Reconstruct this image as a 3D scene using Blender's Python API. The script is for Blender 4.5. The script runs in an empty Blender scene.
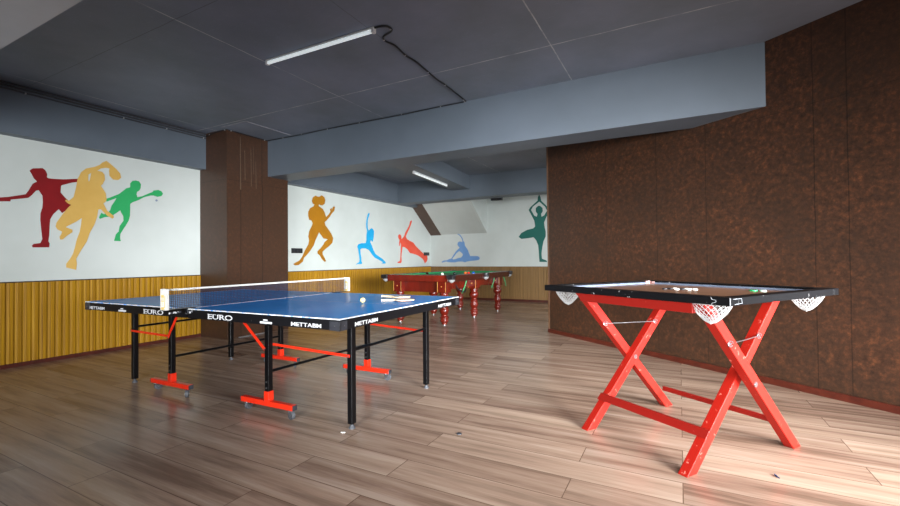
import bpy, bmesh, math, random
from mathutils import Vector, Matrix
from mathutils.geometry import tessellate_polygon
S = bpy.context.scene
C = S.collection
rnd = random.Random(7)

# ------------------------------------------------------------------ camera
F_PX, YAW, PITCH, ROLL, EYE = 432.2, math.radians(27.932), math.radians(.789), math.radians(-.5296), 1.0574
cd = bpy.data.cameras.new('camera'); cam = bpy.data.objects.new('camera', cd); C.objects.link(cam)
cd.sensor_fit = 'HORIZONTAL'; cd.sensor_width = 36; cd.lens = 36 * F_PX / 900; cd.clip_start = .02
def cam_axis(x, y, z):
    x, z = x*math.cos(ROLL) - z*math.sin(ROLL), x*math.sin(ROLL) + z*math.cos(ROLL)
    y, z = y*math.cos(PITCH) - z*math.sin(PITCH), y*math.sin(PITCH) + z*math.cos(PITCH)
    return Vector((x*math.cos(YAW) - y*math.sin(YAW), x*math.sin(YAW) + y*math.cos(YAW), z))
ax, ay, az = cam_axis(1, 0, 0), cam_axis(0, 1, 0), cam_axis(0, 0, 1)
m = Matrix.Identity(4)
for i in range(3): m[i][0], m[i][1], m[i][2] = ax[i], az[i], -ay[i]
m.translation = (0, 0, EYE)
cam.matrix_world = m
S.camera = cam

# ------------------------------------------------------------------ world and daylight
S.view_settings.view_transform = 'Standard'; S.view_settings.look = 'None'
S.view_settings.gamma = 1; S.view_settings.use_curve_mapping = False
S.view_settings.exposure = -.06
w = bpy.data.worlds.new('world'); S.world = w; w.use_nodes = True
wb = w.node_tree.nodes['Background']; wb.inputs[0].default_value = (.80, .90, 1, 1); wb.inputs[1].default_value = .45
def area(name, loc, direction, sx, sy, power, col=(.97, .985, 1), spread=180):
    l = bpy.data.lights.new(name, 'AREA'); l.shape = 'RECTANGLE'; l.size = sx; l.size_y = sy; l.energy = power; l.color = col
    l.spread = math.radians(spread)
    o = bpy.data.objects.new(name, l); C.objects.link(o); o.location = loc
    o.rotation_euler = Vector(direction).to_track_quat('-Z', 'Z').to_euler()
    return o
# daylight entering through the rear windows, the right hand window and the window of the back room
def aim(nm, p, q, sx, sy, power, spread): area(nm, p, tuple(Vector(q)-Vector(p)), sx, sy, power, spread=spread)
aim('rear_left_daylight', (-.3, -2.36, 1.2), (-.9, 4.2, .4), 2.4, 1.5, 78, 50)
aim('rear_left_skylight', (-.3, -2.36, 1.2), (-6, 2.8, 1.4), 2.4, 1.5, 62, 50)
aim('side_far_daylight', (3.36, 1.9, 1.1), (-2.4, 4.7, .1), 1.3, 1.6, 112, 50)
aim('side_near_daylight', (3.36, .25, 1.1), (-1.2, 4.2, .1), 1.4, 1.6, 148, 60)
area('rear_right_daylight', (2.25, -2.36, 1.2), (0, 1, -.7), 1.7, 1.6, 205, spread=100)
area('back_room_daylight', (3.36, 6.6, 1.2), (-1, .6, -.6), 6.0, 1.7, 245, spread=100)

# ------------------------------------------------------------------ helpers
def srgb(r, g, b):
    f = lambda c: (c/255/12.92) if c/255 <= .04045 else ((c/255 + .055)/1.055)**2.4
    return (f(r), f(g), f(b), 1)
def mat(name, col, rough=.5, metal=0, spec=.5, coat=0, emit=None, estr=0):
    M = bpy.data.materials.new(name); M.use_nodes = True
    b = M.node_tree.nodes['Principled BSDF']
    b.inputs['Base Color'].default_value = col; b.inputs['Roughness'].default_value = rough
    b.inputs['Metallic'].default_value = metal; b.inputs['Specular IOR Level'].default_value = spec
    b.inputs['Coat Weight'].default_value = coat
    if emit: b.inputs['Emission Color'].default_value = emit; b.inputs['Emission Strength'].default_value = estr
    return M
class NT:
    """small node writer"""
    def __init__(s, M): s.t = M.node_tree; s.b = s.t.nodes['Principled BSDF']
    def n(s, typ, **kw):
        x = s.t.nodes.new(typ)
        for k, v in kw.items():
            if k in x.inputs: x.inputs[k].default_value = v
            else: setattr(x, k, v)
        return x
    def l(s, a, b): s.t.links.new(a, b)
    def coord(s, scale=(1, 1, 1), which='Object'):
        c = s.n('ShaderNodeTexCoord'); mp = s.n('ShaderNodeMapping'); mp.inputs['Scale'].default_value = scale
        s.l(c.outputs[which], mp.inputs[0]); return mp.outputs[0]
    def noise(s, vec, scale, detail=4, rough=.6):
        x = s.n('ShaderNodeTexNoise', Scale=scale, Detail=detail, Roughness=rough); s.l(vec, x.inputs['Vector']); return x.outputs['Fac']
    def ramp(s, fac, stops):
        r = s.n('ShaderNodeValToRGB'); e = r.color_ramp.elements
        while len(e) < len(stops): e.new(.5)
        for i, (p, c) in enumerate(stops): e[i].position = p; e[i].color = c
        s.l(fac, r.inputs[0]); return r.outputs[0]
    def mix(s, fac, a, b, mode='MIX'):
        x = s.n('ShaderNodeMix', data_type='RGBA', blend_type=mode)
        for v, i in ((fac, 0), (a, 6), (b, 7)):
            if hasattr(v, 'node'): s.l(v, x.inputs[i])
            else: x.inputs[i].default_value = v
        return x.outputs[2]
    def math(s, op, a, b=None, c=None):
        x = s.n('ShaderNodeMath', operation=op)
        for i, v in enumerate((a, b, c)):
            if v is None: continue
            if hasattr(v, 'node'): s.l(v, x.inputs[i])
            else: x.inputs[i].default_value = v
        return x.outputs[0]
    def sep(s, vec): x = s.n('ShaderNodeSeparateXYZ'); s.l(vec, x.inputs[0]); return x.outputs
    def line(s, coord, at, hw):    # 1 inside a thin line
        return s.math('LESS_THAN', s.math('ABSOLUTE', s.math('SUBTRACT', coord, at)), hw)
    def color(s, c): s.l(c, s.b.inputs['Base Color'])
    def bump(s, h, strength=.2, dist=.01):
        x = s.n('ShaderNodeBump', Strength=strength, Distance=dist); s.l(h, x.inputs['Height']); s.l(x.outputs[0], s.b.inputs['Normal'])

def tag(o, label=None, cat=None, group=None, kind=None):
    if label: o['label'] = label
    if cat: o['category'] = cat
    if group: o['group'] = group
    if kind: o['kind'] = kind
    return o
def empty(name, loc, rz, label, cat, group=None):
    o = bpy.data.objects.new(name, None); C.objects.link(o); o.empty_display_size = .1
    o.location = loc; o.rotation_euler = (0, 0, rz); return tag(o, label, cat, group)
SPLIT = {'pivot_bolt', 'switch', 'screw', 'bolt', 'link_bolt', 'wire_hook', 'end_plug', 'brass_inlay', 'apron', 'chipped_mark', 'hatch_rim', 'gold_print', 'baseboard_left', 'trim_2', 'trim_4', 'clip', 'hinge_iron'}
class MB:
    def __init__(s): s.v = []; s.f = []; s.sm = []
    def add(s, vs, fs, smooth=False):
        k = len(s.v); s.v += [tuple(v) for v in vs]; s.f += [tuple(i + k for i in f) for f in fs]; s.sm += [smooth]*len(fs); return s
    def hexa(s, p):  # 8 points: bottom 4 ccw, top 4 ccw
        return s.add(p, [(3, 2, 1, 0), (4, 5, 6, 7), (0, 1, 5, 4), (1, 2, 6, 5), (2, 3, 7, 6), (3, 0, 4, 7)])
    def box(s, x0, x1, y0, y1, z0, z1):
        return s.hexa([(x0, y0, z0), (x1, y0, z0), (x1, y1, z0), (x0, y1, z0), (x0, y0, z1), (x1, y0, z1), (x1, y1, z1), (x0, y1, z1)])
    def tube(s, pts, r, n=8, cap=True, radii=None):
        pts = [Vector(p) for p in pts]; rings = []
        up = None
        for i, p in enumerate(pts):
            d = (pts[min(i+1, len(pts)-1)] - pts[max(i-1, 0)]).normalized()
            if up is None: up = Vector((0, 0, 1)) if abs(d.z) < .9 else Vector((1, 0, 0))
            a = d.cross(up).normalized(); b = a.cross(d).normalized(); up = b
            rr = radii[i] if radii else r
            rings.append([p + (a*math.cos(t) + b*math.sin(t))*rr for t in (2*math.pi*k/n for k in range(n))])
        vs = [v for g in rings for v in g]; fs = []
        for i in range(len(rings)-1):
            for k in range(n): fs.append((i*n+k, i*n+(k+1) % n, (i+1)*n+(k+1) % n, (i+1)*n+k))
        s.add(vs, fs, True)
        if cap:
            s.add(rings[0], [tuple(range(n))[::-1]]); s.add(rings[-1], [tuple(range(n))])
        return s
    def bar(s, p0, p1, w, h, up=(0, 0, 1)):  # rectangular bar, w across, h along up
        p0, p1 = Vector(p0), Vector(p1); d = (p1-p0).normalized(); a = d.cross(Vector(up)).normalized(); b = a.cross(d).normalized()
        a *= w/2; b *= h/2
        return s.hexa([p0-a-b, p0+a-b, p1+a-b, p1-a-b, p0-a+b, p0+a+b, p1+a+b, p1-a+b])
    def lathe(s, prof, c=(0, 0, 0), n=20, smooth=True):
        vs = []; fs = []
        for (r, z) in prof:
            for k in range(n):
                t = 2*math.pi*k/n; vs.append((c[0]+r*math.cos(t), c[1]+r*math.sin(t), c[2]+z))
        for i in range(len(prof)-1):
            for k in range(n): fs.append((i*n+k, i*n+(k+1) % n, (i+1)*n+(k+1) % n, (i+1)*n+k))
        s.add(vs, fs, smooth)
        if prof[0][0] > 1e-5: s.add(vs[:n], [tuple(range(n))[::-1]])
        if prof[-1][0] > 1e-5: s.add(vs[-n:], [tuple(range(n))])
        return s
    def disc(s, c, axis, r, th, n=14):
        c = Vector(c); a = Vector(axis).normalized(); return s.tube([c-a*th/2, c+a*th/2], r, n)
    def ball(s, c, r, n=14):
        return s.lathe([(max(r*math.sin(math.pi*i/9), 1e-6), -r*math.cos(math.pi*i/9)) for i in range(10)], c, n)
    def prism(s, poly, to3, depth, holes=()):   # flat polygon (2D) with thickness; to3(a, b, d)
        polys = [poly]+list(holes); flat = [p for q in polys for p in q]; n = len(flat)
        tri = tessellate_polygon([[Vector((a, b, 0)) for a, b in q] for q in polys])
        vs = [to3(a, b, 0) for a, b in flat] + [to3(a, b, depth) for a, b in flat]
        fs = [tuple(t) for t in tri] + [tuple(i+n for i in t)[::-1] for t in tri]
        k = 0
        for q in polys:
            L = len(q)
            for i in range(L): fs.append((k+i, k+(i+1) % L, k+(i+1) % L+n, k+i+n))
            k += L
        return s.add(vs, fs)
    def pieces(s):      # separate connected pieces (vertices at one spot count as joined)
        key = {}; par = list(range(len(s.v)))
        def find(a):
            while par[a] != a: par[a] = par[par[a]]; a = par[a]
            return a
        for i, v in enumerate(s.v):
            k = tuple(round(c, 5) for c in v)
            if k in key: par[find(i)] = find(key[k])
            else: key[k] = i
        for f in s.f:
            for b in f[1:]: par[find(b)] = find(f[0])
        out = {}
        for f, q in zip(s.f, s.sm): out.setdefault(find(f[0]), []).append((f, q))
        res = []
        for fs in out.values():
            m2 = MB(); mp = {}
            for f, q in fs:
                for a in f:
                    if a not in mp: mp[a] = len(m2.v); m2.v.append(s.v[a])
                m2.f.append(tuple(mp[a] for a in f)); m2.sm.append(q)
            res.append(m2)
        return res
    def build(s, name, M, parent=None, bevel=0, kind=None):
        if name in SPLIT:
            ps = s.pieces()
            if len(ps) > 1: return [p._build(name, M, parent, bevel, kind) for p in ps][0]
        return s._build(name, M, parent, bevel, kind)
    def _build(s, name, M, parent=None, bevel=0, kind=None):
        me = bpy.data.meshes.new(name); me.from_pydata(s.v, [], s.f)
        bm = bmesh.new(); bm.from_mesh(me); bmesh.ops.recalc_face_normals(bm, faces=bm.faces)
        if bevel:
            es = [e for e in bm.edges if e.is_manifold and e.calc_face_angle(0) > .6]
            bmesh.ops.bevel(bm, geom=es, offset=bevel, segments=2, profile=.5, affect='EDGES', clamp_overlap=True)
            bm.to_mesh(me)
        else:
            bm.to_mesh(me)
            for p, q in zip(me.polygons, s.sm): p.use_smooth = q
        bm.free()
        me.materials.append(M)
        o = bpy.data.objects.new(name, me); C.objects.link(o)
        if parent: o.parent = parent
        if kind: o['kind'] = kind
        return o
def struct(name, mb, M, label=None, bevel=0):
    o = mb.build(name, M, None, bevel, 'structure')
    if label: o['label'] = label
    return o
def copy_tree(o, parent=None):
    c = o.copy(); C.objects.link(c)
    if parent: c.parent = parent
    for ch in list(o.children): copy_tree(ch, c)
    return c

# ------------------------------------------------------------------ materials
def m_wall_paint():
    M = mat('wall_paint', srgb(214, 221, 212), .55); t = NT(M); v = t.coord()
    t.color(t.ramp(t.noise(v, 1.3, 3), [(.3, srgb(195, 203, 199)), (.7, srgb(206, 214, 211))]))
    t.bump(t.noise(v, 90, 2), .08, .003); return M
def m_slats():
    M = mat('bamboo_slats', srgb(163, 123, 19), .5); t = NT(M); v = t.coord((1, 1, .015))
    c = t.ramp(t.noise(v, 60, 3), [(.3, srgb(133, 93, 4)), (.55, srgb(174, 128, 6)), (.8, srgb(209, 163, 21))])
    g = t.noise(t.coord((1, 1, .02)), 9, 2)
    t.color(t.mix(t.math('MULTIPLY', g, .5), c, srgb(149, 106, 9))); return M
def m_hardboard(name='rust_hardboard', vlines=(), zline=None, axis=None, seam=.55, flat=0):
    """mottled rust brown wall board; seams at given positions along the board"""
    M = mat(name, srgb(64, 41, 26), .42, spec=.4); t = NT(M); v = t.coord()
    a = t.noise(v, 26, 8, .75); b = t.noise(v, 2.1, 4, .6)
    c = t.ramp(a, [(.30, srgb(36, 22, 14)), (.50, srgb(61, 39, 26)), (.60, srgb(80, 48, 30)), (.76, srgb(109, 69, 40))])
    c = t.mix(t.ramp(b, [(.35, (0, 0, 0, 1)), (.75, (.65, .65, .65, 1))]), c, srgb(46, 33, 24))
    c = t.mix(flat, c, srgb(68, 47, 34))
    if axis:
        x, y, z = t.sep(v)
        along = t.math('ADD', t.math('MULTIPLY', x, axis[0]), t.math('MULTIPLY', y, axis[1]))
        wob = t.math('MULTIPLY', t.math('SUBTRACT', t.noise(v, 3, 2), .5), .012)
        along = t.math('ADD', along, wob); zz = t.math('ADD', z, wob)
        mask = None
        for p in vlines:
            k = t.line(along, p, .004); mask = k if mask is None else t.math('MAXIMUM', mask, k)
        if zline is not None: mask = t.math('MAXIMUM', mask, t.math('MULTIPLY', t.line(zz, zline, .003), .7))
        c = t.mix(t.math('MULTIPLY', mask, seam), c, srgb(17, 12, 7))
    t.color(c); t.bump(a, .12, .004); return M
def m_floor():
    M = mat('laminate_floor', srgb(132, 107, 90), .34, spec=.2); t = NT(M)
    v = t.coord()
    br = t.n('ShaderNodeTexBrick', offset=.37, offset_frequency=2, squash=1)
    t.l(v, br.inputs['Vector'])
    for k, val in (('Scale', 1), ('Brick Width', 1.28), ('Row Height', .192), ('Mortar Size', .0024), ('Mortar Smooth', .2), ('Bias', 0)): br.inputs[k].default_value = val
    br.inputs['Color1'].default_value = (0, 0, 0, 1); br.inputs['Color2'].default_value = (1, 1, 1, 1); br.inputs['Mortar'].default_value = (.5, .5, .5, 1)
    tone = br.outputs['Color']
    off = t.n('ShaderNodeVectorMath', operation='MULTIPLY_ADD'); t.l(tone, off.inputs[0]); off.inputs[1].default_value = (7, 31, 0); t.l(v, off.inputs[2])
    def st(scale, sc, d=5, r=.6):
        mp = t.n('ShaderNodeMapping'); mp.inputs['Scale'].default_value = scale; t.l(off.outputs[0], mp.inputs[0]); return t.noise(mp.outputs[0], sc, d, r)
    broad = st((.5, 7.5, 1), 1.7, 5, .62); fine = st((3, 60, 1), 1.5, 5, .7)
    c = t.ramp(broad, [(.38, srgb(88, 68, 54)), (.47, srgb(141, 114, 98)), (.55, srgb(161, 138, 120)), (.68, srgb(191, 171, 155))])
    c = t.mix(.20, c, t.ramp(fine, [(.3, srgb(83, 58, 45)), (.7, srgb(190, 169, 154))]))
    c = t.mix(.46, c, t.ramp(tone, [(0, srgb(110, 85, 71)), (1, srgb(170, 146, 127))]))
    c = t.mix(t.math('MULTIPLY', br.outputs['Fac'], .75), c, srgb(75, 53, 40))
    t.color(c)
    t.l(t.ramp(fine, [(.2, (.20,)*3+(1,)), (.8, (.28,)*3+(1,))]), t.b.inputs['Roughness'])
    t.bump(fine, .05, .002); return M
def m_ceiling():
    M = mat('ceiling_board', srgb(99, 106, 110), .6); t = NT(M); v = t.coord(); x, y, z = t.sep(v)
    c = t.ramp(t.noise(v, 1.1, 4), [(.3, srgb(108, 117, 127)), (.7, srgb(127, 136, 153))])
    c = t.mix(t.math('MULTIPLY', t.ramp(t.noise(t.coord((1, 9, 1)), 14, 4), [(.62, (0, 0, 0, 1)), (.72, (1, 1, 1, 1))]), .13), c, srgb(197, 214, 232))
    wob = t.math('MULTIPLY', t.math('SUBTRACT', t.noise(v, 4, 2), .5), .014); xx = t.math('ADD', x, wob); yy = t.math('ADD', y, wob)
    lm = t.line(yy, 3.60, .006)
    for p in (-3.27, -.93, -5.6): lm = t.math('MAXIMUM', lm, t.line(xx, p, .005))
    brk = t.ramp(t.noise(v, 5, 3), [(.35, (.15, .15, .15, 1)), (.6, (1, 1, 1, 1))])
    c = t.mix(t.math('MULTIPLY', t.math('MULTIPLY', lm, brk), .42), c, srgb(250, 250, 250))
    dk = t.math('MAXIMUM', t.line(yy, 1.86, .003), t.line(xx, -2.1, .003))
    c = t.mix(t.math('MULTIPLY', dk, .5), c, srgb(55, 58, 66))
    t.color(c); return M
def m_beam():
    M = mat('beam_paint', srgb(92, 99, 106), .5); t = NT(M); v = t.coord()
    t.color(t.ramp(t.noise(v, 1.4, 3), [(.3, srgb(88, 98, 108)), (.7, srgb(95, 105, 116))])); return M
def m_table_blue():
    M = mat('table_blue', srgb(40, 95, 165), .5, spec=0); t = NT(M); v = t.coord(); x, y, z = t.sep(v)
    blue = t.ramp(t.noise(v, 3, 3), [(.3, srgb(40, 146, 238)), (.7, srgb(48, 154, 246))])
    ex = t.math('GREATER_THAN', t.math('ABSOLUTE', x), 1.357); ey = t.math('GREATER_THAN', t.math('ABSOLUTE', y), .7495)
    ln = t.math('MAXIMUM', t.math('MAXIMUM', ex, ey), t.line(y, 0, .0015)); ln = t.math('MAXIMUM', ln, t.math('MULTIPLY', t.line(x, 0, .019), .8))
    wear = t.ramp(t.noise(v, 32, 4, .7), [(.40, (.1, .1, .1, 1)), (.47, (1, 1, 1, 1))])
    c = t.mix(t.math('MULTIPLY', ln, wear), blue, srgb(215, 220, 222))
    t.color(c)
    gl = t.n('ShaderNodeBsdfGlossy', Roughness=.12); mx = t.n('ShaderNodeMixShader')
    fr = t.n('ShaderNodeLayerWeight', Blend=.5); out = [n_ for n_ in t.t.nodes if n_.type == 'OUTPUT_MATERIAL'][0]
    t.l(t.math('MULTIPLY', t.math('POWER', fr.outputs['Facing'], 12), .6), mx.inputs[0]); t.l(t.b.outputs[0], mx.inputs[1]); t.l(gl.outputs[0], mx.inputs[2]); t.l(mx.outputs[0], out.inputs[0]); return M
def m_chipped(name, base, chip, thr=.68, rough=.4, scale=22, spec=.22):
    M = mat(name, base, rough, spec=spec); t = NT(M); v = t.coord()
    k = t.ramp(t.noise(v, scale, 5, .7), [(thr, (0, 0, 0, 1)), (thr+.03, (1, 1, 1, 1))])
    t.color(t.mix(k, base, chip)); return M
def m_var(name, c0, c1, scale=6, rough=.5, sc=(1, 1, 1), **kw):
    M = mat(name, c0, rough, **kw); t = NT(M)
    t.color(t.ramp(t.noise(t.coord(sc), scale, 4), [(.3, c0), (.7, c1)])); return M

n_dir = math.radians(-36.5854)
DX, DY = math.cos(n_dir), math.sin(n_dir); OX, OY = -DY, DX   # along the oblique wall / towards it
WD = 3.9308
M_paint = m_wall_paint(); M_slat = m_slats(); M_slatb = m_var('brown_slats', srgb(118, 90, 50), srgb(150, 116, 70), 40, .5, (1, 1, .02)); M_floor = m_floor(); M_ceil = m_ceiling(); M_beam = m_beam()  # slats of the back wall get a browner, greyer tone
M_rust = m_hardboard('rust_hardboard_oblique', (-3.87, -3.17, -2.63, -1.772, -1.567, -.95, -.2, .6), 2.225, (DX, DY))
M_col = m_hardboard('rust_hardboard_column', (3.95, 4.305), 2.17, (0, 1), .9, .55)
M_base = m_var('baseboard_red', srgb(62, 20, 10), srgb(84, 32, 18), 12, .4)
M_black = m_chipped('black_metal', srgb(9, 9, 11), srgb(80, 80, 84), .74, .3)
M_rail = m_chipped('black_rail', srgb(15, 15, 18), srgb(150, 150, 150), .70, .42, 40)
M_red = m_var('red_enamel', srgb(204, 36, 14), srgb(216, 46, 20), 5, .32)
M_redwood = m_chipped('red_painted_wood', srgb(134, 20, 10), srgb(178, 96, 84), .64, .5, 26)
M_darkred = m_chipped('dark_red_painted_wood', srgb(112, 20, 14), srgb(160, 90, 80), .70, .4, 26)
M_blackwood = m_chipped('black_painted_wood', srgb(11, 11, 13), srgb(150, 150, 150), .66, .42, 34, .15)
M_steel = m_var('zinc_steel', srgb(128, 130, 134), srgb(156, 158, 162), 20, .3, metal=.9)
M_rubber = m_var('grey_rubber', srgb(62, 64, 68), srgb(84, 86, 92), 20, .55)
M_plastic = m_var('dark_grey_plastic', srgb(34, 35, 40), srgb(52, 54, 60), 20, .4)
M_white = m_var('white_paint', srgb(214, 214, 208), srgb(226, 226, 222), 20, .45)
M_label = m_chipped('white_lettering', srgb(205, 207, 210), srgb(90, 92, 98), .70, .5, 60)
M_gold = m_var('gold_print', srgb(214, 182, 92), srgb(226, 198, 120), 30, .4)
M_net = m_var('net_thread', srgb(34, 44, 70), srgb(50, 62, 92), 30, .7)
M_string = m_var('white_string', srgb(146, 148, 148), srgb(168, 170, 170), 40, .8)
M_blue = m_table_blue()
M_mahog = m_var('mahogany', srgb(84, 16, 7), srgb(112, 26, 12), 8, .22, (1, 1, .2), coat=.3)
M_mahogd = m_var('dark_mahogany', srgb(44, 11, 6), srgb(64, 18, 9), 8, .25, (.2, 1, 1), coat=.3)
M_cloth = m_var('green_baize', srgb(18, 128, 72), srgb(28, 144, 84), 60, .9)
M_leather = m_var('black_leather', srgb(18, 18, 20), srgb(36, 36, 40), 40, .35)
M_board = m_var('plywood_surface', srgb(126, 88, 66), srgb(144, 104, 80), 3, .3, (1, 5, 1))
M_cable = m_var('black_cable', srgb(16, 16, 18), srgb(28, 28, 30), 30, .45)
M_clip = m_var('white_clip', srgb(150, 150, 152), srgb(170, 170, 172), 30, .5)
M_greyrail = m_var('dark_conduit', srgb(50, 51, 56), srgb(66, 67, 72), 20, .5)
M_tube = mat('lit_tube', srgb(240, 246, 244), .3, emit=(.86, .96, 1, 1), estr=.5)
M_tubeb = mat('dim_tube', srgb(225, 232, 230), .3, emit=(.86, .96, 1, 1), estr=.4)
M_ribbon = m_var('green_ribbon', srgb(24, 150, 96), srgb(70, 190, 130), 60, .6)
M_strip = m_var('dull_aluminium', srgb(140, 140, 142), srgb(180, 180, 182), 30, .35, metal=.7)
M_frame = m_var('window_frame_paint', srgb(200, 202, 204), srgb(215, 217, 219), 10, .5)
M_brownband = m_var('brown_board', srgb(78, 60, 50), srgb(92, 72, 60), 6, .5)
M_wood = m_var('pale_wood', srgb(222, 196, 150), srgb(240, 222, 184), 8, .4, (8, 1, 1))
M_rubberglare = m_var('glare_rubber', srgb(190, 176, 160), srgb(214, 200, 186), 20, .35)  # top rubber of the bats coloured pale to stand for window glare

# ------------------------------------------------------------------ the room
H = 2.849; XL = -5.986; XR = 3.2; YR = -2.2; YB = 10.176; XC = -5.396
P0 = (OX*WD - 4.984*DX, OY*WD - 4.984*DY)                       # free end of the oblique wall
a_end = (XR - OX*WD)/DX; P1 = (XR, OY*WD + a_end*DY)
struct('floor', MB().box(XL-.12, XR+.12, YR-.12, YB+.12, -.1, 0), M_floor)
struct('ceiling', MB().box(XL-.12, XR+.12, YR-.12, YB+.12, H, H+.12), M_ceil)
struct('wall_left', MB().box(XL-.12, XL, YR-.12, YB+.12, 0, H), M_paint, 'white wall above slatted wainscot, left side')
struct('wall_back', MB().box(XL, XR, YB, YB+.12, 0, H), M_paint)
def wall_with_window(name, horizontal, at, th, a0, a1, wins, idx):
    mb = MB()
    def bx(p, q, r, s_):
        if horizontal: mb.box(p, q, min(at, at+th), max(at, at+th), r, s_)
        else: mb.box(min(at, at+th), max(at, at+th), p, q, r, s_)
    a = a0; t0, t1 = sorted((at+th*.3, at+th*.6)); e = .04
    for (w0, w1, z0, z1, n) in wins:
        bx(a, w0, 0, H); bx(w0, w1, 0, z0); bx(w0, w1, z1, H); a = w1
        fr = MB()
        def fb(p, q, r, s_):
            if horizontal: fr.box(p, q, t0, t1, r, s_)
            else: fr.box(t0, t1, p, q, r, s_)
        fb(w0, w1, z0, z0+e); fb(w0, w1, z1-e, z1)
        for i in range(n+1):
            c = w0 + (w1-w0-e)*i/n; fb(c, c+e, z0+e, z1-e)
        struct('window_%d' % idx, fr, M_frame); idx += 1
    bx(a, a1, 0, H)
    struct(name, mb, M_rust)
wall_with_window('wall_rear', True, YR, -.12, XL, XR, [(-1.6, 1.0, .3, 2.0, 2), (1.4, 3.1, .3, 2.0, 2)], 1)
wall_with_window('wall_right', False, XR, .12, YR, 2.9, [(-.5, 1.0, .05, 2.0, 2), (1.2, 2.6, .05, 2.0, 2)], 3)
wall_with_window('wall_right', False, XR, .12, 2.9, YB, [(3.6, 9.6, .3, 2.1, 5)], 5)
mb = MB(); q = .12
mb.hexa([(P0[0], P0[1], 0), (P1[0], P1[1], 0), (P1[0]+OX*q, P1[1]+OY*q, 0), (P0[0]+OX*q, P0[1]+OY*q, 0)] +
        [(P0[0], P0[1], H), (P1[0], P1[1], H), (P1[0]+OX*q, P1[1]+OY*q, H), (P0[0]+OX*q, P0[1]+OY*q, H)])
struct('wall_oblique', mb, M_rust, 'rust brown hardboard partition wall on the right')
# pale edge strip on the free end of the partition
mb = MB(); e = .022
mb.hexa([(P0[0]-OX*.003-DX*.008, P0[1]-OY*.003-DY*.008, z) for z in (0,)] + [(P0[0]-OX*.003+DX*e, P0[1]-OY*.003+DY*e, 0), (P0[0]-OX*.0-DX*-e, P0[1]-OY*.0-DY*-e, 0), (P0[0]-DX*.008, P0[1]-DY*.008, 0)] +
        [(P0[0]-OX*.003-DX*.008, P0[1]-OY*.003-DY*.008, 2.8), (P0[0]-OX*.003+DX*e, P0[1]-OY*.003+DY*e, 2.8), (P0[0]+DX*e, P0[1]+DY*e, 2.8), (P0[0]-DX*.008, P0[1]-DY*.008, 2.8)])
struct('trim_1', mb, m_var('edge_strip', srgb(92, 66, 46), srgb(104, 76, 56), 9, .4))

# baseboards
struct('baseboard_left', MB().box(XL, XL+.02, YR, 3.745, 0, .042).box(XL, XL+.02, 4.779, YB-.02, 0, .042), M_base)
struct('baseboard_back', MB().box(XL, XR, YB-.02, YB, 0, .055), M_base)
mb = MB(); q = .018; hh = .052
mb.hexa([(P0[0]-OX*q, P0[1]-OY*q, 0), (P1[0]-OX*q, P1[1]-OY*q, 0), (P1[0], P1[1], 0), (P0[0], P0[1], 0)] +
        [(P0[0]-OX*q, P0[1]-OY*q, hh), (P1[0]-OX*q, P1[1]-OY*q, hh), (P1[0], P1[1], hh), (P0[0], P0[1], hh)])
struct('baseboard_oblique', mb, M_base)

# slatted wainscot: fluted profile in plan, extruded upwards
def fluted(a0, a1, z0, z1, to3, seed):
    r = random.Random(seed); mb = MB(); prof = []; a = a0
    while a < a1:
        wv = .0655*(1 + r.uniform(-.08, .08)); b = min(a+wv, a1); g = .007
        d = .016 + r.choice((0, .002, .004))
        prof += [(a, .001), (a+g*.6, .001), (a+g, d), ((a+b)/2-.004, d+.003), ((a+b)/2, d-.003), ((a+b)/2+.004, d+.002), (b-.004, d), (b, .001)]
        a = b
    vs = [to3(p, q_, z0) for p, q_ in prof] + [to3(p, q_, z1) for p, q_ in prof]; n = len(prof)
    mb.add(vs, [(i, i+1, i+1+n, i+n) for i in range(n-1)])
    mb.add([to3(a0, 0, z1), to3(a1, 0, z1)] + [to3(p, q_, z1) for p, q_ in prof[::-1]], [tuple(range(n+2))])
    return mb
lw = lambda a, d, z: (XL+d, a, z)
bw = lambda a, d, z: (a, YB-d, z)
for i, (a0, a1, f) in enumerate(((YR, 3.745, lw), (4.779, YB-.016, lw), (XL, XR, bw))):
    struct('wall_panelling', fluted(a0, a1, .042 if i < 2 else .055, .855, f, i), M_slat if i < 2 else M_slatb)
M_cap = m_var('dark_cap', srgb(58, 44, 34), srgb(74, 58, 44), 20, .5)
struct('trim_2', MB().box(XL, XL+.018, YR, 3.745, .855, .867).box(XL, XL+.018, 4.779, YB-.018, .855, .867), M_cap)
struct('trim_3', MB().box(XL, XR, YB-.018, YB, .845, .857), M_cap)

# column and beams
struct('column', MB().box(XL, XC, 3.745, 4.779, 0, H).box(XC, XC+.007, 3.752, 4.772, 0, 2.17), M_col)
M_scratch = m_chipped('glue_streak', srgb(98, 80, 66), srgb(130, 112, 96), .6, .6, 20)
mb = MB()
for y, z0, z1, wd in ((3.95, 2.05, 2.80, .006), (4.02, 2.2, 2.62, .005), (4.12, 2.12, 2.66, .004), (4.2, 2.1, 2.5, .004), (4.16, 2.3, 2.7, .003)):
    mb.hexa([(XC+.0072, y-wd, z0), (XC+.0085, y-wd, z0), (XC+.0085, y+wd, z0), (XC+.0072, y+wd, z0), (XC+.0002, y-wd*.5, z1), (XC+.0015, y-wd*.5, z1), (XC+.0015, y+wd*.5, z1), (XC+.0002, y+wd*.5, z1)])
struct('trim_4', mb, M_scratch)
def wx(y): return OX*WD + (y - OY*WD)/DY*DX      # x of the oblique wall at depth y
YF, YK = 4.408, 4.80; ZB = 2.306
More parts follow.
